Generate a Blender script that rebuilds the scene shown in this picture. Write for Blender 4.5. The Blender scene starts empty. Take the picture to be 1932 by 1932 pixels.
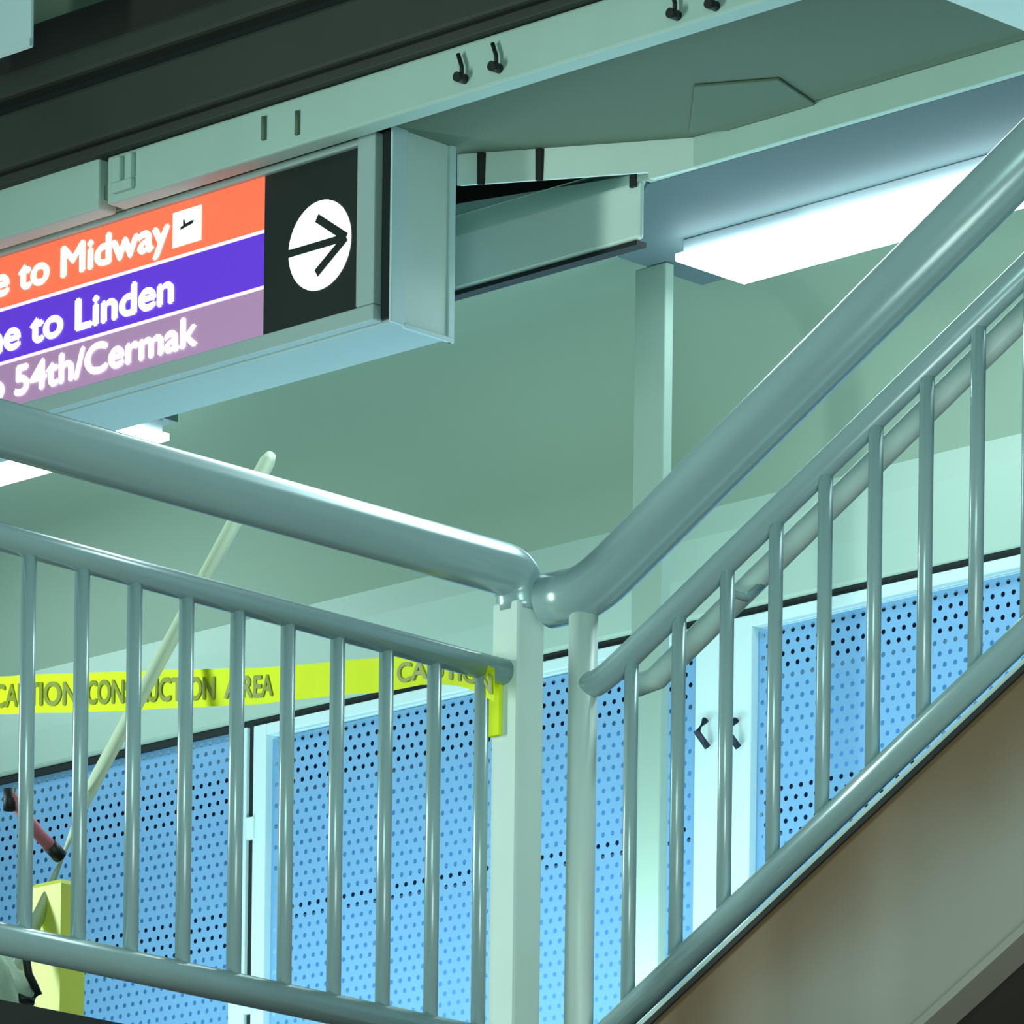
import bpy, bmesh, math, random
from mathutils import Vector, Matrix

# ------------------------------------------------------------------ camera, world, light, exposure
SC = bpy.context.scene
COL = SC.collection
F = 12430.; HOR = 4300.; CX = 966.; CZ = 1.6; RO = math.radians(.7)
FW = (-.6957, .7183); RT = (.7183, .6957)

cam_d = bpy.data.cameras.new('camera'); cam = bpy.data.objects.new('camera', cam_d); COL.objects.link(cam)
cam_d.sensor_width = 36.; cam_d.lens = 36. * F / 1932.
cam_d.shift_y = (HOR - 966.) / 1932.; cam_d.shift_x = 0.
cam_d.clip_start = .1; cam_d.clip_end = 200.
_f = Vector((FW[0], FW[1], 0)).normalized(); _r = Vector((RT[0], RT[1], 0)).normalized(); _u = Vector((0, 0, 1))
_R = _r * math.cos(RO) + _u * math.sin(RO); _U = _u * math.cos(RO) - _r * math.sin(RO)
_m = Matrix.Identity(4)
for i in range(3):
    _m[i][0] = _R[i]; _m[i][1] = _U[i]; _m[i][2] = -_f[i]
_m[2][3] = CZ
cam.matrix_world = _m
SC.camera = cam
SC.view_settings.view_transform = 'Standard'; SC.view_settings.look = 'None'
SC.view_settings.exposure = 0.0; SC.view_settings.gamma = 1.0
SC.view_settings.use_curve_mapping = False

w = bpy.data.worlds.new('world'); SC.world = w; w.use_nodes = True
w.node_tree.nodes['Background'].inputs[0].default_value = (.30, .52, .50, 1)
w.node_tree.nodes['Background'].inputs[1].default_value = .34

def area(name, loc, target, sx, sy, power, col):
    l = bpy.data.lights.new(name, 'AREA'); l.shape = 'RECTANGLE'; l.size = sx; l.size_y = sy
    l.energy = power; l.color = col
    o = bpy.data.objects.new(name, l); COL.objects.link(o); o.location = loc
    o.rotation_euler = (Vector(target) - Vector(loc)).to_track_quat('-Z', 'Y').to_euler()
    return o
area('passage_fill', (-11.4, 11.35, 4.45), (-11.4, 12.25, 5.6), 4.5, .3, 58, (.68, .95, 1.0))  # unseen low fill, added in place of light bounced onto the lower wall
area('street_fill', (-3.0, 2.2, 4.6), (-8.8, 9.6, 5.2), 2.5, 2.5, 215, (.72, 1.0, .90))  # large camera-side fill, added in place of street lamps
area('platform_light', (-12.4, 6.5, 5.0), (-8.4, 8.5, 4.3), .5, 2.0, 150, (.80, 1.0, .93))
area('overhead_light', (-8.6, 9.9, 6.42), (-8.3, 8.6, 4.6), 2.4, .4, 55, (.75, .98, 1.0))
area('ground_light', (-5.2, 6.6, 2.2), (-7.5, 8.7, 3.8), 1.2, 1.2, 40, (.93, 1.0, .93))
area('backlight', (-11.5, 12.62, 4.1), (-11.5, 12.9, 5.2), 5.0, .1, 75, (.45, .80, 1.0))  # unseen strip added to brighten the backing seen through the holes

# ------------------------------------------------------------------ pixel to world helpers
def ray(px, py):
    u = (px - CX) / F; v = (HOR - py) / F
    h = u * math.cos(RO) - v * math.sin(RO); z = u * math.sin(RO) + v * math.cos(RO)
    return (FW[0] + h * RT[0], FW[1] + h * RT[1], z)
def at(px, py, t):
    r = ray(px, py); return Vector((r[0] * t, r[1] * t, CZ + r[2] * t))
def hx(px, py, x): return at(px, py, x / ray(px, py)[0])
def hy(px, py, y): return at(px, py, y / ray(px, py)[1])
def hz(px, py, z): return at(px, py, (z - CZ) / ray(px, py)[2])

# ------------------------------------------------------------------ materials
def lin(c):
    c /= 255.
    return c / 12.92 if c <= .04045 else ((c + .055) / 1.055) ** 2.4
def rgb(r, g, b): return (lin(r), lin(g), lin(b), 1)
def mat(name, c, rough=.5, metal=0., var=.08, scale=6., bump=0., spec=.5):
    m = bpy.data.materials.new(name); m.use_nodes = True
    nt = m.node_tree; b = nt.nodes['Principled BSDF']
    b.inputs['Roughness'].default_value = rough; b.inputs['Metallic'].default_value = metal
    b.inputs['Specular IOR Level'].default_value = spec
    tc = nt.nodes.new('ShaderNodeTexCoord'); n = nt.nodes.new('ShaderNodeTexNoise')
    n.inputs['Scale'].default_value = scale; n.inputs['Detail'].default_value = 4
    nt.links.new(tc.outputs['Object'], n.inputs['Vector'])
    mx = nt.nodes.new('ShaderNodeMix'); mx.data_type = 'RGBA'
    mx.inputs[6].default_value = tuple(x * (1 - var) for x in c[:3]) + (1,)
    mx.inputs[7].default_value = tuple(min(1, x * (1 + var)) for x in c[:3]) + (1,)
    nt.links.new(n.outputs['Fac'], mx.inputs[0]); nt.links.new(mx.outputs[2], b.inputs['Base Color'])
    if bump:
        bp = nt.nodes.new('ShaderNodeBump'); bp.inputs['Strength'].default_value = bump; bp.inputs['Distance'].default_value = .01
        nt.links.new(n.outputs['Fac'], bp.inputs['Height']); nt.links.new(bp.outputs[0], b.inputs['Normal'])
    return m
def glow(name, c, s):
    m = bpy.data.materials.new(name); m.use_nodes = True
    b = m.node_tree.nodes['Principled BSDF']
    b.inputs['Base Color'].default_value = c
    b.inputs['Emission Color'].default_value = c; b.inputs['Emission Strength'].default_value = s
    b.inputs['Roughness'].default_value = .4
    return m
M = {}
M['rail'] = mat('rail_paint', (.36, .53, .54, 1), .25, .15, .06, 9)
M['post'] = mat('post_paint', (.62, .78, .72, 1), .4, 0, .06, 9)
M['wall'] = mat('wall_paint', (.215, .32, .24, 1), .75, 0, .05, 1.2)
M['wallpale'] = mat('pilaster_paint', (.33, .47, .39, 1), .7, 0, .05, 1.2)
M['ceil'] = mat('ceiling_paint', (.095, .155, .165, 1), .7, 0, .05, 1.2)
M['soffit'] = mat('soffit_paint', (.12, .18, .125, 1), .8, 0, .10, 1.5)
M['beam'] = mat('beam_paint', (.46, .66, .58, 1), .6, 0, .08, 5)
M['pale'] = mat('pale_paint', (.74, .92, .84, 1), .5, 0, .05, 4)
M['frame'] = mat('door_frame_paint', (.58, .78, .78, 1), .4, 0, .05, 5)
M['sheet'] = mat('perforated_blue_sheet', (.165, .37, .60, 1), .45, 0, .12, 2.5)
M['backing'] = mat('blue_backing', (.25, .52, .78, 1), .7, 0, .05, 2)
M['darkbar'] = mat('dark_navy_steel', (.006, .016, .035, 1), .6)
M['dark'] = mat('dark_brown_steel', (.018, .019, .014, 1), .7, 0, .3, 4)
M['dark2'] = mat('dark_grey_steel', (.036, .044, .034, 1), .7, 0, .35, 3)
M['header'] = mat('lit_header_paint', (.36, .51, .43, 1), .55, 0, .05, 3)  # paler than the wall to paint in the glow above the doors
M['gap'] = mat('black_gap', (.004, .012, .012, 1), .9)
M['slab'] = mat('landing_slab', (.02, .025, .022, 1), .8, 0, .2, 4)
M['under'] = mat('stair_underside', (.05, .045, .035, 1), .85, 0, .5, 3)
M['signbox'] = mat('sign_housing', (.40, .55, .53, 1), .45, 0, .05, 5)
M['black'] = mat('black_sign_panel', (.018, .026, .022, 1), .35, 0, .25, 4)
M['yellow'] = mat('yellow_plastic', (.78, .82, .12, 1), .45, 0, .1, 6)
M['tape'] = mat('yellow_tape', (.80, .95, .01, 1), .7, 0, .08, 6, 0, .2)
M['tapetext'] = mat('tape_print', (.26, .32, .005, 1), .5)
M['handle'] = mat('pale_wood_handle', (.62, .76, .56, 1), .5)
M['pink'] = mat('faded_red_grip', (.55, .18, .22, 1), .4)
M['rubber_and_shadow'] = mat('black_rubber_and_shadow', (.01, .014, .014, 1), .5)  # also colours the painted shadow line below the fascia board
M['bag'] = mat('pale_green_cloth', (.44, .56, .42, 1), .8, 0, .5, 14, .6)
M['lamp'] = glow('lamp_diffuser', (.80, .95, 1, 1), 9.)
M['lampside'] = mat('lamp_housing', (.45, .55, .6, 1), .4)
M['white'] = glow('sign_white', (.93, 1, .97, 1), .95)
M['line'] = glow('sign_line', (.90, .72, .98, 1), .8)
M['orange'] = glow('sign_orange', rgb(255, 104, 72), .85)
M['purple'] = glow('sign_purple', rgb(88, 48, 190), .8)
M['pinkp'] = glow('sign_pink', rgb(168, 130, 168), .55)

# stringer steel: grey paint browner towards the top, painting in the fall-off of light from below
def stringer_mat():
    m = mat('stringer_paint', (.30, .30, .25, 1), .6, 0, .06, 3)
    nt = m.node_tree; b = nt.nodes['Principled BSDF']
    src = b.inputs['Base Color'].links[0].from_socket
    tc = nt.nodes.new('ShaderNodeTexCoord'); sp = nt.nodes.new('ShaderNodeSeparateXYZ')
    nt.links.new(tc.outputs['Object'], sp.inputs[0])
    a = nt.nodes.new('ShaderNodeMath'); a.operation = 'MULTIPLY_ADD'; a.inputs[1].default_value = -.575
    nt.links.new(sp.outputs[0], a.inputs[0]); nt.links.new(sp.outputs[2], a.inputs[2])   # z - .575 x
    n = nt.nodes.new('ShaderNodeTexNoise'); n.inputs['Scale'].default_value = 2.2; n.inputs['Detail'].default_value = 3
    nt.links.new(tc.outputs['Object'], n.inputs['Vector'])
    s = nt.nodes.new('ShaderNodeMath'); s.operation = 'MULTIPLY_ADD'; s.inputs[1].default_value = .22
    nt.links.new(n.outputs['Fac'], s.inputs[0]); nt.links.new(a.outputs[0], s.inputs[2])
    top = 3.886 + .575 * 8.06
    r = nt.nodes.new('ShaderNodeMapRange'); r.inputs[1].default_value = top - .35 + .11; r.inputs[2].default_value = top + .0 + .11
    r.interpolation_type = 'SMOOTHSTEP'
    nt.links.new(s.outputs[0], r.inputs[0])
    mx = nt.nodes.new('ShaderNodeMix'); mx.data_type = 'RGBA'; mx.inputs[7].default_value = (.17, .105, .045, 1)
    nt.links.new(r.outputs[0], mx.inputs[0]); nt.links.new(src, mx.inputs[6]); nt.links.new(mx.outputs[2], b.inputs['Base Color'])
    return m
M['stringer'] = stringer_mat()

# ------------------------------------------------------------------ mesh helpers
class MB:
    def __init__(s): s.v = []; s.f = []; s.sm = []
    def quad(s, *p, smooth=False):
        i = len(s.v); s.v += [tuple(q) for q in p]; s.f.append(tuple(range(i, i + len(p)))); s.sm.append(smooth)
    def box(s, x0, x1, y0, y1, z0, z1):
        i = len(s.v)
        s.v += [(x, y, z) for z in (z0, z1) for y in (y0, y1) for x in (x0, x1)]
        for f in ((0, 2, 3, 1), (4, 5, 7, 6), (0, 1, 5, 4), (2, 6, 7, 3), (0, 4, 6, 2), (1, 3, 7, 5)):
            s.f.append(tuple(i + k for k in f)); s.sm.append(False)
        return s
    def prism(s, poly, vec):
        n = len(poly); i = len(s.v); vec = Vector(vec)
        s.v += [tuple(p) for p in poly] + [tuple(Vector(p) + vec) for p in poly]
        s.f.append(tuple(i + k for k in range(n))); s.sm.append(False)
        s.f.append(tuple(i + n + k for k in reversed(range(n)))); s.sm.append(False)
        for k in range(n):
            k2 = (k + 1) % n
            s.f.append((i + k, i + n + k, i + n + k2, i + k2)); s.sm.append(False)
        return s
    def tube(s, pts, r, n=20, cap=True):
        pts = [Vector(p) for p in pts]; R = r if isinstance(r, (list, tuple)) else [r] * len(pts)
        rings = []
        for k, p in enumerate(pts):
            d = (pts[min(k + 1, len(pts) - 1)] - pts[max(k - 1, 0)]).normalized()
            ref = Vector((0, 0, 1)) if abs(d.z) < .9 else Vector((0, 1, 0))
            a = d.cross(ref).normalized(); b = d.cross(a).normalized()
            i = len(s.v)
            s.v += [tuple(p + (a * math.cos(t) + b * math.sin(t)) * R[k]) for t in [2 * math.pi * j / n for j in range(n)]]
            rings.append((i, a))
        for k in range(len(rings) - 1):
            i, a0 = rings[k]; j, a1 = rings[k + 1]
            for q in range(n):
                q2 = (q + 1) % n
                s.f.append((i + q, i + q2, j + q2, j + q)); s.sm.append(True)
        if cap:
            s.f.append(tuple(rings[0][0] + q for q in reversed(range(n)))); s.sm.append(False)
            s.f.append(tuple(rings[-1][0] + q for q in range(n))); s.sm.append(False)
        return s
    def build(s, name, m, parent=None, bevel=0.):
        me = bpy.data.meshes.new(name); me.from_pydata(s.v, [], s.f); me.update()
        for p, q in zip(me.polygons, s.sm): p.use_smooth = q
        bm = bmesh.new(); bm.from_mesh(me); bmesh.ops.recalc_face_normals(bm, faces=bm.faces); bm.to_mesh(me); bm.free()
        me.materials.append(m)
        o = bpy.data.objects.new(name, me); COL.objects.link(o)
        if parent:
            o.parent = parent; o.matrix_parent_inverse = Matrix.Translation(-parent.location)
        if bevel:
            b = o.modifiers.new('bevel', 'BEVEL'); b.width = bevel; b.segments = 2; b.limit_method = 'ANGLE'; b.angle_limit = .6
        return o
def empty(name, loc, label=None, cat=None, group=None, kind=None):
    o = bpy.data.objects.new(name, None); COL.objects.link(o); o.location = loc; o.empty_display_size = .1
    return tag(o, label, cat, group, kind)
def tag(o, label=None, cat=None, group=None, kind=None):
    if label: o['label'] = label
    if cat: o['category'] = cat
    if group: o['group'] = group
    if kind: o['kind'] = kind
    return o
def struct(mb, name, m, label, cat, bevel=0.):
    return tag(mb.build(name, m, None, bevel), label, cat, None, 'structure')
def arc(p0, p1, p2, n=8, k=.5):
    """rounded corner at p1 between p0 and p2 (quadratic)"""
    p0, p1, p2 = Vector(p0), Vector(p1), Vector(p2)
    return [(1 - t) ** 2 * p0 + 2 * t * (1 - t) * p1 + t * t * p2 for t in [i / n for i in range(n + 1)]]
def text_mesh(s, size):
    c = bpy.data.curves.new('t', 'FONT'); c.body = s; c.size = size; c.resolution_u = 6; c.offset = .0
    o = bpy.data.objects.new('t', c); COL.objects.link(o)
    dg = bpy.context.evaluated_depsgraph_get(); dg.update()
    me = bpy.data.meshes.new_from_object(o.evaluated_get(dg)); 
    v = [x.co.copy() for x in me.vertices]; f = [tuple(p.vertices) for p in me.polygons]
    bpy.data.objects.remove(o); bpy.data.curves.remove(c); bpy.data.meshes.remove(me)
    return v, f
def bold(v, f, e):
    """heavier letters: copies of the face set nudged sideways and up"""
    V = []; G = []
    for k, (a, b) in enumerate(((0, 0), (e, 0), (-e, 0), (0, e), (0, -e))):
        i = len(V); V += [Vector((q.x + a, q.y + b, .0002 * k)) for q in v]; G += [tuple(i + j for j in p) for p in f]
    return V, G

YW = 12.25; Y0 = 8.683; X0 = -8.437; FL = 3.757

# ------------------------------------------------------------------ large structure
# back wall with a cove that rolls into the ceiling
mb = MB(); R = .35; zc = 6.56
prof = [(YW, 5.80), (YW, 6.0), (YW, zc - R)] + [(YW - R + R * math.cos(t), zc - R + R * math.sin(t)) for t in [math.pi / 2 * i / 10 for i in range(1, 11)]] + [(11.6, zc), (11.245, zc)]
xs = (-17., -6.5)
for a in prof: mb.v += [(xs[0], a[0], a[1]), (xs[1], a[0], a[1])]
for k in range(len(prof) - 1): mb.f.append((2 * k, 2 * k + 1, 2 * k + 3, 2 * k + 2)); mb.sm.append(True)
mb.box(xs[0], xs[1], YW, YW + .12, 5.80, 5.83)
wb = struct(mb, 'wall_back', M['wall'], 'plain pale green wall above the perforated doors', 'wall')
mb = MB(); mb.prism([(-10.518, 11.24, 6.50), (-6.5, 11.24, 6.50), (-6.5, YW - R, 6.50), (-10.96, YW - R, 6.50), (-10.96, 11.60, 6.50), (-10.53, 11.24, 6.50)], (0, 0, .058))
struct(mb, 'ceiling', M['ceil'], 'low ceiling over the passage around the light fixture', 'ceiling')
# upper soffit with a diagonal far edge
mb = MB()
d0 = hz(860, 291, 6.57); d1 = hz(1566, 241, 6.57)
poly = [(-13.5, 10.62, 6.57), (-9.2, 10.62, 6.57), (-9.2, 11.24, 6.57), (-9.95, 11.239, 6.57), tuple(d1), tuple(d0), (-13.5, 11.0, 6.57)]
mb.prism(poly, (0, 0, .035))
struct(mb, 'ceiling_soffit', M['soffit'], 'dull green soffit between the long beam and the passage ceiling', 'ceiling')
mb = MB(); mb.box(-17, -6, 10.95, 12.6, 6.9, 7.0)  # slab put in to keep world light out from above
struct(mb, 'ceiling_roof_blocker', M['dark'], 'dark roof slab added above the soffits to block light from the sky', 'ceiling')
# landing slab and lower floor
mb = MB(); mb.box(-17, X0 + .03, 6.2, 12.9, 3.45, FL); mb.box(X0 + .03, -6, 8.76, 12.9, 3.3, 3.45)
struct(mb, 'floor', M['slab'], 'dark edge of the landing floor below the left railing', 'floor')
mb = MB(); mb.box(-40, 20, -10, 40, -.2, 0)
struct(mb, 'floor_street', M['slab'], 'dark street level ground far below the stairs', 'floor')
# backing room behind the perforated doors
mb = MB(); mb.box(-17, -6, 12.95, 13.0, FL, 5.85)
struct(mb, 'wall_behind_doors', M['backing'], 'blue surface seen through the perforations', 'wall')
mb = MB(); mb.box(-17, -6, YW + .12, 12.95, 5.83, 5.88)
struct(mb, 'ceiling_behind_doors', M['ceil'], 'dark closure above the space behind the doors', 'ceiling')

# ------------------------------------------------------------------ perforated doors and panel
PX, PZ, HR = .0332, .0280, .0068
def perforated(x0, x1, z0, z1, y, off=0.):
    """real holes: every brick-offset cell is a ring of eight faces round an octagonal hole"""
    m = MB(); nr = int((z1 - z0) / PZ)
    th = .0015
    for r in range(nr):
        zt = z1 - r * PZ; zb = zt - PZ; zc_ = (zt + zb) / 2
        ox = (PX / 2 if r % 2 else 0) + off
        k = 0; nx = int((x1 - x0) / PX) - 1
        xa = x0 + ox
        if ox > 0: m.quad((x0, y, zb), (xa, y, zb), (xa, y, zt), (x0, y, zt))
        for k in range(nx):
            a = xa + k * PX; b = a + PX; c = (a + b) / 2
            i = len(m.v)
            rim = [(b, zc_), (b, zt), (c, zt), (a, zt), (a, zc_), (a, zb), (c, zb), (b, zb)]
            m.v += [(q[0], y, q[1]) for q in rim]
            m.v += [(c + HR * math.cos(t), y, zc_ + HR * math.sin(t)) for t in [math.pi / 4 * j for j in range(8)]]
            for j in range(8):
                j2 = (j + 1) % 8
                m.f.append((i + j, i + j2, i + 8 + j2, i + 8 + j)); m.sm.append(False)
        e = xa + nx * PX
        m.quad((e, y, zb), (x1, y, zb), (x1, y, zt), (e, y, zt))
    m.quad((x0, y, z0), (x1, y, z0), (x1, y, z1 - nr * PZ), (x0, y, z1 - nr * PZ))
    return m
def back_bars(x0, x1, zs, parent):
    for (za, zb) in zs:
        MB().box(x0, x1, YW + .05, YW + .09, za, zb).build('back_rail', M['darkbar'], parent)

def door(name, x0, x1, bars, label, lst, rst):
    root = empty(name, ((x0 + x1) / 2, YW, FL), label, 'door', None, 'structure')
    fr = MB()
    fr.box(x0, x0 + lst, YW - .02, YW + .03, FL + .01, 5.775)
    fr.box(x1 - rst, x1, YW - .02, YW + .03, FL + .01, 5.775)
    fr.box(x0 + lst, x1 - rst, YW - .02, YW + .03, 5.745, 5.775)
    fr.box(x0 + lst, x1 - rst, YW - .02, YW + .03, FL + .01, FL + .12)
    fr.build('door_frame', M['frame'], root, .003)
    perforated(x0 + lst, x1 - rst, FL + .12, 5.737, YW + .005).build('perforated_sheet', M['sheet'], root)
    back_bars(x0 + .05, x1 - .05, bars, root)
    return root
dl = door('door_1', -12.886, -11.185, [(5.605, 5.74), (5.262, 5.312)], 'perforated blue door with a pale frame behind the left railing', .05, .085)
dr = door('door_2', -11.165, -9.3, [(5.645, 5.74), (5.235, 5.365)], 'perforated blue door behind the stair balusters', .085, .08)
# hinge and latch marks
for zz in (5.03, 5.5):
    MB().box(-12.905, -12.875, YW - .028, YW - .011, zz - .03, zz + .03).build('hinge', M['frame'], dl, .003)
for px, r in ((1330, dl), (1388, dr)):
    p = hy(px, 1385, YW - .03)
    MB().tube([p + Vector((0, 0, .035)), p + Vector((.0, -.03, .0)), p + Vector((.01, 0, -.035))], .009, 10).build('latch', M['darkbar'], r)
# dark slot above the doors
mb = MB(); mb.box(-17, -6, YW - .010, YW + .004, 5.7765, 5.795); mb.box(-12.9095, -12.886, YW - .010, YW + .004, FL, 5.7760)
struct(mb, 'trim_1', M['gap'], 'black gap running along the top of the perforated doors', 'trim')
# fixed perforated panel left of door_1
pn = empty('perforated_panel', (-14, YW, FL), 'fixed perforated blue panel at the left, beside the pale door jamb', 'panel')
perforated(-15.2, -12.975, FL + .02, 5.778, YW + .005, .01).build('perforated_sheet', M['sheet'], pn)
back_bars(-15.2, -13.0, [(5.575, 5.69), (5.205, 5.315)], pn)
mb = MB(); mb.box(-12.972, -12.910, YW - .022, YW + .03, FL, 5.776)
struct(mb, 'trim_2', M['frame'], 'bright pale jamb between the fixed panel and the left door', 'trim', .003)
# pilaster
mb = MB(); mb.box(-10.998, -10.895, 11.70, 11.73, FL, 6.4995)
struct(mb, 'trim_3', M['wallpale'], 'tall pale pilaster standing behind the corner of the railings', 'trim', .004)
mb = MB(); mb.prism([(-17, YW + .01, 5.7955), (-17, YW - .018, 5.7955), (-17, YW - .022, 5.90), (-17, YW - .016, 6.0), (-17, YW + .01, 6.12)], (11, 0, 0))
struct(mb, 'trim_4', M['header'], 'header band above the perforated doors, painted paler as if lit from below', 'trim', .01)

# ------------------------------------------------------------------ beams and ceiling hardware
bm_ = empty('roof_beam', (-10.8, 10.6, 6.55), 'long pale green beam running over the sign to the upper right', 'beam')
MB().box(-14.5, -11.73, 10.6, 10.66, 6.545, 6.69).build('web', M['beam'], bm_, .006)
MB().box(-11.70, -8.2, 10.6, 10.66, 6.548, 6.662).build('web', M['beam'], bm_, .006)
MB().box(-14.5, -8.2, 10.58, 10.66, 6.69 - .026, 6.69).build('flange', M['dark2'], bm_, .004)
for (px, py) in ((878, 140), (943, 120), (1280, 20), (1352, 2)):
    p = hy(px, py, 10.6)
    b = MB(); b.tube([p + Vector((-.012, -.012, .045)), p + Vector((0, -.012, .015)), p + Vector((0, -.012, -.01))], .005, 8)
    b.tube([p + Vector((0, -.03, -.012)), p + Vector((0, -.0, -.012))], .011, 12)
    b.build('hook_bolt', M['rubber_and_shadow'], bm_)
for (px, py) in ((500, 245), (563, 235)):
    p = hy(px, py, 10.6)
    MB().tube([p + Vector((0, -.004, .03)), p + Vector((0, -.004, -.025))], .006, 8).build('hook_bolt', M['soffit'], bm_)
bkt = MB(); bkt.box(-11.67, -11.64, 10.585, 10.6, 6.59, 6.65); bkt.box(-11.62, -11.60, 10.585, 10.6, 6.59, 6.65); bkt.box(-11.67, -11.60, 10.585, 10.6, 6.565, 6.59)
bkt.build('bracket', M['beam'], bm_, .004)

g = empty('dark_girder', (-10.8, 10.55, 6.70), 'dark brown ribbed steel girder across the top left above the pale beam', 'girder')
b = MB(); b.box(-15, -7.8, 10.56, 10.62, 6.692, 6.83); b.build('lower_plate', M['dark2'], g, .01)
b = MB(); b.box(-15, -7.8, 10.60, 10.64, 6.83, 6.86); b.build('groove', M['gap'], g)
b = MB(); b.box(-15, -7.8, 10.55, 10.62, 6.86, 6.925); b.build('middle_rib', M['dark2'], g, .012)
b = MB(); b.box(-15, -7.8, 10.57, 10.62, 6.925, 7.03); b.build('upper_plate', M['dark'], g, .01)
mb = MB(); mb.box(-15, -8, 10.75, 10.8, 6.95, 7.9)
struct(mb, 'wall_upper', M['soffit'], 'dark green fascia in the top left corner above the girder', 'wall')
p = hy(58, 88, 10.3)
hb = empty('hanging_box', (p.x - .1, 10.35, p.z), 'bright pale metal box cut off by the top left corner', 'box')
MB().box(p.x - .4, p.x, 10.3, 10.312, p.z, p.z + .8).build('casing', M['frame'], hb, .006)
MB().box(p.x - .4, p.x + .003, 10.294, 10.3, p.z, p.z + .018).build('lip', M['frame'], hb)

fb = empty('fascia_beam', (-10.9, 11.2, 6.35), 'broad pale fascia board ending at a rounded corner right of the sign', 'beam')
MB().box(-12.2, -10.518, 11.205, 11.221, 6.364, 6.50).build('board', M['pale'], fb, .008)
b = MB(); b.prism([(-12.2, 11.25, 6.515), (-10.53, 11.25, 6.515), (-10.53, 11.25, 6.53), (-11.16, 11.25, 6.59), (-12.2, 11.25, 6.59)], (0, .05, 0)); b.build('top_strip', M['beam'], fb)
MB().box(-12.2, -10.53, 11.207, 11.24, 6.352, 6.363).build('shadow_strip', M['rubber_and_shadow'], fb)  # black strip painting the shadow line beneath the board
MB().box(-10.545, -10.528, 11.195, 11.204, 6.485, 6.52).build('clip', M['rubber_and_shadow'], fb)
# pale strip at the near edge of the passage ceiling
mb = MB(); mb.box(-10.518, -8.2, 11.222, 11.24, 6.50, 6.61)
struct(mb, 'trim_5', M['beam'], 'pale edge strip along the near side of the passage ceiling', 'trim', .003)
# conduit with clamps along the diagonal soffit edge
cd = empty('diagonal_fascia', (-10.6, 11.1, 6.5), 'pale tapering fascia with two dark straps under the soffit, right of the sign', 'fascia')
def diag(px, py, back=.0):
    n_ = Vector((d1.y - d0.y, d0.x - d1.x, 0)).normalized()
    if n_.y < 0: n_ = -n_
    o_ = Vector((0, 0, CZ)); r_ = Vector(ray(px, py)); t_ = (Vector(d0) + n_ * back - o_).dot(n_) / r_.dot(n_); return o_ + r_ * t_
pg = [diag(*p_) for p_ in ((862, 292), (1562, 243), (1560, 249), (1225, 338), (1222, 325), (862, 350))]
pg[0].z = 6.5695; pg[1].z = 6.5695
b = MB(); b.prism(pg, (.006, .012, 0)); b.build('board', M['pale'], cd)
for px in (905, 1015):
    b = MB()
    b.prism([diag(px + u, yy, -.004) for u, yy in ((-5, 291 - (px - 870) * .07), (7, 290 - (px - 870) * .07), (5, 350 - (px - 870) * .07), (-5, 351 - (px - 870) * .07))], (.003, .006, 0)); b.build('strap', M['rubber_and_shadow'], cd)
# junction box on the soffit
jb = MB(); jb.prism([tuple(hz(x, y, 6.562)) for x, y in ((1310, 165), (1470, 152), (1541, 200), (1552, 236), (1300, 252))], (0, 0, .0075))
tag(jb.build('junction_box', M['soffit'], None, .003), 'shallow green box fixed under the soffit above the light', 'box')
# beam in the upper right corner
cb = MB(); cb.box(-9.294, -9.05, 9.6, 11.22, 6.545, 6.569)
tag(cb.build('cross_beam', M['pale'], None, .004), 'pale cross beam cut off by the top right corner', 'beam')

# ------------------------------------------------------------------ ceiling lights
def lamp(x0, x1, label):
    r = empty('ceiling_light', ((x0 + x1) / 2, 11.7, 6.5), label, 'light', 'fluorescent lights along the passage ceiling')
    MB().box(x0 + .01, x1 - .01, 11.60, 11.815, 6.464, 6.4995).build('housing', M['lampside'], r, .003)
    MB().box(x0, x1, 11.585, 11.83, 6.445, 6.4635).build('diffuser', M['lamp'], r, .001)
    if x0 < -12: MB().box(x0, x1 + .0, 11.55, 11.86, 6.50, 6.5595).build('mounting', M['ceil'], r)
    return r
lamp(-10.757, -9.4, 'long glowing white light fixture behind the sloping stair rail')
lamp(-14.3, -12.80, 'white light fixture showing in two slivers behind the left handrail')

# ------------------------------------------------------------------ direction sign
YS = 10.7; ZT, Z1, Z2, ZB = 6.545, 6.416, 6.284, 6.165
XR = -11.257
sg = empty('direction_sign', (-12, YS, 6.12), 'hanging illuminated station sign with orange, purple and pink stripes and an arrow', 'sign')
b = MB()
b.box(-15.0, -10.834, YS + .01, YS + .2, 6.122, 6.60)
b.build('housing', M['signbox'], sg, .004)
b = MB()                                                   # raised rim round the face
b.box(-15.0, -10.866, YS - .022, YS + .0095, 6.126, ZB - .001)
b.box(-10.926, -10.866, YS - .022, YS + .0095, ZB, ZT + .018)
b.box(-15.0, -10.928, YS - .012, YS + .0095, ZT + .001, ZT + .018)
b.build('rim', M['signbox'], sg, .004)
b = MB(); b.box(-10.862, -10.836, YS - .001, YS + .012, 6.13, 6.6); b.box(-11.7, -10.836, YS - .001, YS + .0095, ZT + .019, 6.60)
b.build('groove', M['gap'], sg)
b = MB(); b.box(-15.0, -11.72, YS - .02, YS + .0095, ZT + .019, 6.60); b.build('cover_plate', M['beam'], sg)
MB().box(-10.8339, -10.8325, YS + .045, YS + .185, 6.124, 6.60).build('lit_end_plate', M['post'], sg)  # paler sheet painting the lamplight on the end of the housing
b = MB()                                                   # end plate edges
b.box(-10.8339, -10.826, YS - .004, YS + .045, 6.118, 6.60); b.box(-10.8339, -10.826, YS + .185, YS + .205, 6.112, 6.60); b.box(-10.8339, -10.824, YS + .04, YS + .2, 6.112, 6.124)
b.build('end_trim', M['frame'], sg, .002)
E_ = .004
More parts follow.
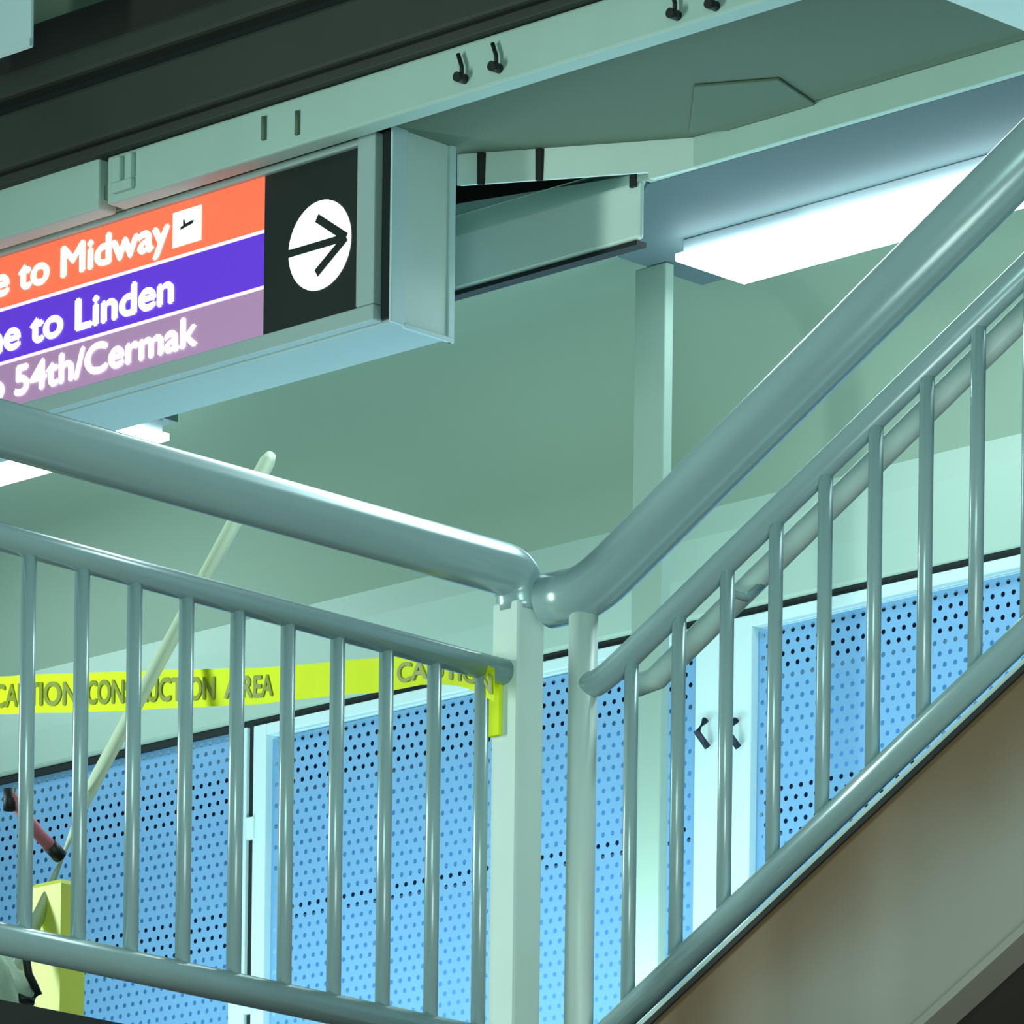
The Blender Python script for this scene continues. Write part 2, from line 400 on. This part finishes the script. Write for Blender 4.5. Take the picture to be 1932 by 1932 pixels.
for z0, z1, m, nm in ((Z1 + .004, ZT, 'orange', 'orange_stripe'), (Z2 + .004, Z1 - .004, 'purple', 'purple_stripe'), (ZB, Z2 - .004, 'pinkp', 'pink_stripe')):
    MB().box(-15.0, XR, YS, YS + .009, z0, z1).build(nm, M[m], sg)
for zz in (Z1, Z2):
    MB().box(-15.0, XR, YS - .001, YS + .009, zz - .004, zz + .004).build('divider', M['line'], sg)
ap = MB().box(XR, -10.928, YS, YS + .009, ZB, ZT).build('arrow_panel', M['black'], sg)
# disc and arrow
c0 = hy(604, 463, YS); top = hy(604, 378, YS); RD = (hy(604, 381, YS) - hy(604, 549, YS)).z / 2
b = MB(); n = 48
cx, cz = c0.x, c0.z
ang = [2 * math.pi * k / n for k in range(n)]
b.prism([(cx + RD * math.cos(t), YS - .002, cz + RD * math.sin(t)) for t in ang], (0, .0019, 0))
b.build('disc', M['white'], ap)
def stroke(mb, p, q, wd, y):
    p = Vector(p); q = Vector(q); d = (q - p).normalized(); nn = Vector((-d.y, d.x)) * wd / 2
    mb.prism([(v.x, y, v.y) for v in (p + nn, p - nn, q - nn, q + nn)], (0, .0015, 0))
b = MB(); tip = (cx + RD * .86, cz)
stroke(b, (cx - RD * 1.02, cz), (cx + RD * .80, cz), RD * .17, YS - .004)
stroke(b, (cx - RD * .08, cz + RD * .62), tip, RD * .19, YS - .0042)
stroke(b, (cx - RD * .08, cz - RD * .62), tip, RD * .19, YS - .0044)
b.build('arrow', M['black'], ap)
# lettering
def words(V, G, gap=.13):
    iv = sorted((min(V[i].x for i in f_), max(V[i].x for i in f_), k) for k, f_ in enumerate(G))
    out = []; end = -9
    for a_, b_, k in iv:
        if a_ > end + gap: out.append([])
        out[-1].append(G[k]); end = max(end, b_)
    return out
def sign_text(s, xright_px, y_px, zbase, cap, name):
    v, f = text_mesh(s, 1.0)
    mx_ = max(q.x for q in v); mn_ = min(q.x for q in v)
    xr = hy(xright_px, y_px, YS).x
    h = cap / .72
    return v, f, mx_, mn_, xr, h
def put_line(s, xr, xref, ref_sub, zbase, cap, name, parent, m):
    """the whole line ends at world x = xr; the width is set so that ref_sub (its tail) starts at xref"""
    v, f = text_mesh(s, 1.0); vt, _ = text_mesh(ref_sub, 1.0)
    wt = max(q.x for q in vt) - min(q.x for q in vt)
    kx = (xr - xref) / wt; kz = cap / .72
    mx_ = max(q.x for q in v)
    V, G = bold(v, f, .04)
    P = [(xr - (mx_ - q.x) * kx, YS - .002 - q.z, zbase + q.y * kz) for q in V]
    for faces in words(V, G):
        ids = sorted({i for f_ in faces for i in f_}); mp_ = {a: b for b, a in enumerate(ids)}
        mb = MB(); mb.v = [P[i] for i in ids]; mb.f = [tuple(mp_[i] for i in f_) for f_ in faces]; mb.sm = [False] * len(faces)
        mb.build(name, m, parent)
X = lambda px, py: hy(px, py, YS).x
put_line('Orange Line to Midway', X(320, 430), X(118, 490), 'Midway', Z1 + .036, .074, 'lettering', sg, M['white'])
put_line('Purple Line to Linden', X(327, 560), X(145, 620), 'Linden', Z2 + .028, .076, 'lettering', sg, M['white'])
put_line('Pink Line to 54th/Cermak', X(372, 640), X(30, 730), '54th/Cermak', ZB + .030, .072, 'lettering', sg, M['white'])
# airport symbol: white tile with a small aeroplane
xa, xb = X(327, 440), X(381, 420); za, zb = Z1 + .024, Z1 + .108
ti = MB().box(xa, xb, YS - .0025, YS - .0005, za, zb).build('airport_tile', M['white'], sg, .0008)
mx0 = (xa + xb) / 2; mz0 = (za + zb) / 2
b = MB()
b.prism([(mx0 + u, YS - .004, mz0 + v_) for u, v_ in ((-.022, -.004), (.02, .003), (.026, .009), (.018, .011), (-.004, .007), (-.008, .018), (-.012, .018), (-.012, .004), (-.020, .003))], (0, .001, 0))
b.build('aeroplane', M['black'], ti)

# ------------------------------------------------------------------ left landing guard rail
zt = 4.733; rt = .0475
lg = empty('landing_railing', (X0, 8.0, FL), 'pale painted landing railing with thick round handrail, left of the corner', 'railing')
pts = [(X0, 6.3, zt), (X0, 7.4, zt), (X0, 8.0, zt), (X0, 8.62, zt)]
pts += arc((X0, 8.63, zt), (X0, 8.685, zt), (X0, 8.685, zt - .07), 7)[0:]
MB().tube(pts, rt, 28).build('top_rail', M['rail'], lg)
MB().tube([(X0, 6.3, 4.553), (X0, 8.65, 4.545)], .0235, 20).build('middle_rail', M['rail'], lg)
MB().tube([(X0, 6.3, 3.875), (X0, 8.64, 3.862)], .0275, 20).build('bottom_rail', M['rail'], lg)
bl = None
for k in range(-7, 10):
    y = 7.475 + k * .1229
    if y > 8.6 or k < -3: continue
    if bl is None:
        bl = MB().tube([(X0, y, 3.885), (X0, y, 4.54)], .0135, 14).build('baluster', M['rail'], lg); by = y
    else:
        c = bl.copy(); COL.objects.link(c); c.parent = lg; c.matrix_parent_inverse = bl.matrix_parent_inverse.copy(); c.location = (0, y - by, 0)
b = MB(); b.box(X0 - .033, X0 + .033, 8.675 - .035, 8.675 + .035, 3.5, 4.675); b.build('post', M['post'], lg, .004)

# ------------------------------------------------------------------ stair guard rail
S = .562
def zt_(x): return 4.797 + S * (x + 8.039)
def zm_(x): return 4.611 + .554 * (x + 8.035)
def zb_(x): return 3.968 + .580 * (x + 8.025)
sr = empty('stair_railing', (-8.285, Y0, 3.6), 'pale painted sloping stair railing with thick handrail rising to the right', 'railing')
pts = [(-8.365, Y0, 4.672), (-8.30, Y0, 4.672)] + arc((-8.295, Y0, 4.672), (-8.262, Y0, 4.672), (-8.20, Y0, zt_(-8.20)), 6) + [(-8.0, Y0, zt_(-8.0)), (-6.3, Y0, zt_(-6.3))]
MB().tube(pts, .050, 28).build('top_rail', M['rail'], sr)
pts = [(-8.285, Y0, 4.502)] + arc((-8.25, Y0, 4.502), (-8.232, Y0, 4.502), (-8.16, Y0, zm_(-8.16)), 8) + [(-6.3, Y0, zm_(-6.3))]
MB().tube(pts, .024, 20).build('middle_rail', M['rail'], sr)
MB().tube([(-8.30, Y0, zb_(-8.30)), (-6.3, Y0, zb_(-6.3))], .0245, 20).build('bottom_rail', M['rail'], sr)
for k in range(0, 16):
    x = -8.158 + k * .1158
    MB().tube([(x, Y0, zb_(x)), (x, Y0, zm_(x))], .0132, 14).build('baluster', M['rail'], sr)
MB().tube([(-8.28, Y0, 3.5), (-8.28, Y0, 4.69)], .027, 22).build('post', M['post'], sr)
# inner handrail
ih = empty('inner_handrail', (-8.0, 8.80, 4.5), 'thinner handrail sloping up just inside the stair railing', 'handrail')
q0 = hy(1238, 1280, 8.80); q1 = hy(1835, 690, 8.80); sl = (q1.z - q0.z) / (q1.x - q0.x)
e = Vector((-6.4, 8.80, q0.z + sl * (-6.4 - q0.x)))
MB().tube([q0 + Vector((-.05, 0, -.004))] + [q0, e], .0225, 18).build('grip', M['post'], ih)
for xx in (-7.95, -7.2):
    zq = q0.z + sl * (xx - q0.x)
    MB().tube([(xx, 8.80, zq - .02), (xx, 8.76, zq - .05), (xx, 8.70, zq - .05)], .008, 8).build('bracket', M['rail'], ih)

# ------------------------------------------------------------------ stair flight
st = empty('stair_flight', (-8.0, 9.3, 3.5), 'steel stair flight with a broad brown stringer rising to the right', 'staircase')
def zs(x): return 3.886 + .575 * (x + 8.06)
xa, xb = -8.235, -6.2
b = MB(); b.prism([(xa, Y0 - .006, zs(xa)), (xb, Y0 - .006, zs(xb)), (xb, Y0 - .006, zs(xb) - .445), (xa, Y0 - .006, zs(xa) - .445)], (0, .014, 0))
b.build('stringer', M['stringer'], st)
b = MB(); b.prism([(xa, Y0 - .016, zs(xa) - .445), (xb, Y0 - .016, zs(xb) - .445), (xb, Y0 - .016, zs(xb) - .462), (xa, Y0 - .016, zs(xa) - .462)], (0, .07, 0))
b.build('lower_flange', M['stringer'], st)
b = MB(); b.prism([(xa, Y0 - .012, zs(xa) + .006), (xb, Y0 - .012, zs(xb) + .006), (xb, Y0 - .012, zs(xb) - .006), (xa, Y0 - .012, zs(xa) - .006)], (0, .05, 0))
b.build('upper_flange', M['slab'], st)
b = MB(); b.prism([(xa, Y0 - .005, zs(xa) + .022), (xb, Y0 - .005, zs(xb) + .022), (xb, Y0 - .005, zs(xb) + .0065), (xa, Y0 - .005, zs(xa) + .0065)], (0, .012, 0))
b.build('lit_edge_strip', M['post'], st)  # pale strip painting the lit edge of the top flange
b = MB(); b.prism([(xa, Y0 + .055, zs(xa) - .452), (xb, Y0 + .055, zs(xb) - .452), (xb, Y0 + .055, zs(xb) - .402), (xa, Y0 + .055, zs(xa) - .402)], (0, 1.25, 0))
b.build('underside', M['under'], st)
for k in range(7):
    x = -7.98 + k * .29; z = zs(x) - .02 
    MB().box(x, x + .30, Y0 + .01, Y0 + 1.3, z - .03 , z).build('tread', M['slab'], st)

# ------------------------------------------------------------------ caution tape
DIR = Vector((-1, .30, 0)).normalized(); PB = Vector((-8.485, 8.60, 0)); NRM = Vector((DIR.y, -DIR.x, 0))
def onplane(px, py):
    r = Vector(ray(px, py)); o = Vector((0, 0, CZ))
    t = (PB - o).dot(NRM) / r.dot(NRM); return o + r * t
def sz(px, py):
    p = onplane(px, py); return ((p - PB).dot(DIR), p.z)
tp = [(940, 1262, 1325), (890, 1240, 1300), (850, 1236, 1292), (800, 1235, 1290), (750, 1237, 1300), (700, 1243, 1308), (600, 1252, 1316), (500, 1258, 1326), (400, 1262, 1333), (300, 1265, 1338), (200, 1267, 1341), (100, 1272, 1345), (0, 1277, 1348), (-120, 1283, 1352), (-500, 1300, 1360)]
curve = [(sz(x, a), sz(x, b)) for x, a, b in tp]
def tape_at(s, t):
    """s along the tape, t 0 at lower edge and 1 at upper edge"""
    for (A, B), (C, D) in zip(curve, curve[1:]):
        if A[0] <= s <= C[0] or (C is curve[-1][0]):
            k = (s - A[0]) / (C[0] - A[0])
            up = A[1] * (1 - k) + C[1] * k; lo = B[1] * (1 - k) + D[1] * k
            break
    z = lo + (up - lo) * t
    p = PB + DIR * s; return Vector((p.x, p.y, z))
ct = empty('caution_tape', (-8.5, 8.62, 4.5), 'yellow caution tape with dark lettering strung behind the left balusters', 'tape')
mb = MB(); S0 = curve[0][0][0]; S1 = curve[-1][0][0] - .01; N = 60
prev = None
for k in range(N + 1):
    s = S0 + .001 + (S1 - S0 - .002) * k / N
    wob = NRM * (.006 * math.sin(s * 9) + .003 * math.sin(s * 23))
    lo, up = tape_at(s, 0) + wob, tape_at(s, 1) + wob
    if prev: mb.quad(prev[0], lo, up, prev[1], smooth=True)
    prev = (lo, up)
mb.build('ribbon', M['tape'], ct)
def tape_text(s, pxl, pxr):
    v, f = text_mesh(s, 1.0); a = min(q.x for q in v); b_ = max(q.x for q in v)
    V, G = bold(v, f, .03)
    sl_, sr_ = sz(pxl, 1300)[0], sz(pxr, 1300)[0]
    mb = MB()
    for q in V:
        ss = sl_ + (sr_ - sl_) * (q.x - a) / (b_ - a)
        p = tape_at(max(S0 + .002, ss), .20 + q.y / .72 * .60)
        wob = NRM * (.006 * math.sin(ss * 9) + .003 * math.sin(ss * 23))
        side = -NRM if (-NRM).dot(Vector((0, 0, CZ)) - PB) > 0 else NRM
        mb.v.append(tuple(p + wob + side * (.0025 + q.z * .3)))
    mb.f = G; mb.sm = [False] * len(G)
    mb.build('lettering', M['tapetext'], ct)
tape_text('CAUTION', -8, 142); tape_text('CONSTRUCTION', 162, 408); tape_text('AREA', 426, 512)
tape_text('CAUTION', 748, 935)
# knot hanging at the post
b = MB()
ka = Vector((X0 - .036, 8.622, 4.55))
for i_, (yo, zo, ww) in enumerate(((0, 0, .03),)):
    b.box(X0 - .034, X0 - .004, 8.632, 8.6395, 4.43, 4.545)
b.build('tied_end', M['tape'], ct, .002)

# ------------------------------------------------------------------ cleaning gear on the landing
XM = -9.6
m0 = hx(72, 1730, XM - .05); m1 = hx(165, 1500, XM - .03); m2 = hx(512, 857, XM + .05)
mp = empty('mop', (m0.x, m0.y, FL), 'pale wooden handle leaning to the right behind the left railing', 'mop')
MB().tube([m0 - (m1 - m0) * 1.0, m0, m1, m1 * .35 + m2 * .65, m2 - (m2 - m1).normalized() * .02, m2], [.0135, .0135, .0135, .0145, .016, .010], 16).build('handle', M['handle'], mp)
q = hx(25, 1840, XM)
b = MB(); random.seed(4)
for k in range(26):
    a_ = random.uniform(0, 6.28); r0 = random.uniform(.01, .05)
    p0 = Vector((m0.x, m0.y - .04, FL + .33)); p3 = Vector((m0.x + math.cos(a_) * r0 * 2, m0.y - .05 + math.sin(a_) * r0 * 2.0, FL + .03))
    b.tube([p0, p0.lerp(p3, .4) + Vector((math.cos(a_) * .03, math.sin(a_) * .03, 0)), p3], .007, 6)
b.build('mop_strings', M['bag'], mp)
bk = empty('mop_bucket', (XM, 8.7, FL), 'narrow yellow plastic mop bucket at the lower left behind the railing', 'bucket')
nc = hx(114, 1780, XM)                       # near corner of the bucket
wx, wy = .090, .060
zt2 = hx(110, 1655, XM).z
b = MB()
def ring(z, g): return [(nc.x - wx - g, nc.y - g, z), (nc.x + g, nc.y - g, z), (nc.x + g, nc.y + wy + g, z), (nc.x - wx - g, nc.y + wy + g, z)]
R1 = [ring(FL + .04, .0), ring(zt2 - .12, .003), ring(zt2 - .01, .002), ring(zt2, -.008)]
for r1, r2 in zip(R1, R1[1:]):
    for k in range(4): b.quad(r1[k], r1[(k + 1) % 4], r2[(k + 1) % 4], r2[k])
b.quad(*R1[0])
b.build('body', M['yellow'], bk, .006)
la = hx(18, 1500, XM + .02); lb = hx(70, 1570, XM + .02); lc = hx(112, 1614, XM + .02)
MB().tube([la, lb, lc], .013, 12).build('wringer_lever', M['pink'], bk)
MB().tube([lb.lerp(lc, .55), lc + (lc - lb).normalized() * .004], .0145, 12).build('lever_grip', M['rubber_and_shadow'], bk)
MB().tube([la + Vector((0, 0, .012)), la + Vector((0, 0, -.03))], .012, 12).build('lever_pivot', M['rubber_and_shadow'], bk)
for sx in (0, 1):
    MB().tube([(nc.x - .02 - sx * .05, nc.y + .01, FL + .02), (nc.x - .02 - sx * .05, nc.y + .05, FL + .02)], .02, 14).build('caster', M['rubber_and_shadow'], bk)
# crumpled bag with a strap
bg = empty('bag', (XM, 8.3, FL), 'crumpled pale green bag with a black strap in the lower left corner', 'bag')
bm = bmesh.new(); bmesh.ops.create_icosphere(bm, subdivisions=4, radius=1.)
ctr = hx(5, 1860, XM + .12)
random.seed(2); ph = [random.uniform(0, 6) for _ in range(9)]
for v in bm.verts:
    c_ = v.co
    k = 1 + .10 * math.sin(5 * c_.x + ph[0]) * math.sin(6 * c_.z + ph[1]) + .07 * math.sin(11 * c_.y + ph[2] + 3 * c_.z) + .05 * math.sin(17 * c_.z + 9 * c_.x)
    v.co = Vector((c_.x * .09 * k, c_.y * .10 * k, c_.z * .17 * k))
zlow = min(v.co.z for v in bm.verts); hgt = hx(10, 1785, XM + .12).z
zcen = hgt - .17
for v in bm.verts: v.co = Vector((ctr.x + v.co.x, ctr.y - .045 + v.co.y, zcen + v.co.z if v.co.z > 0 else zcen + v.co.z * (zcen - FL) / .19))
me = bpy.data.meshes.new('bag_body'); bm.to_mesh(me); bm.free()
for p in me.polygons: p.use_smooth = True
me.materials.append(M['bag']); o = bpy.data.objects.new('bag_body', me); COL.objects.link(o); o.parent = bg; o.matrix_parent_inverse = Matrix.Translation(-bg.location)
s1 = [hx(x, y, XM + .20) for x, y in ((54, 1780), (50, 1812), (54, 1838), (64, 1858), (72, 1874), (60, 1890), (35, 1882))]
MB().tube(s1, .008, 10).build('strap', M['rubber_and_shadow'], bg)
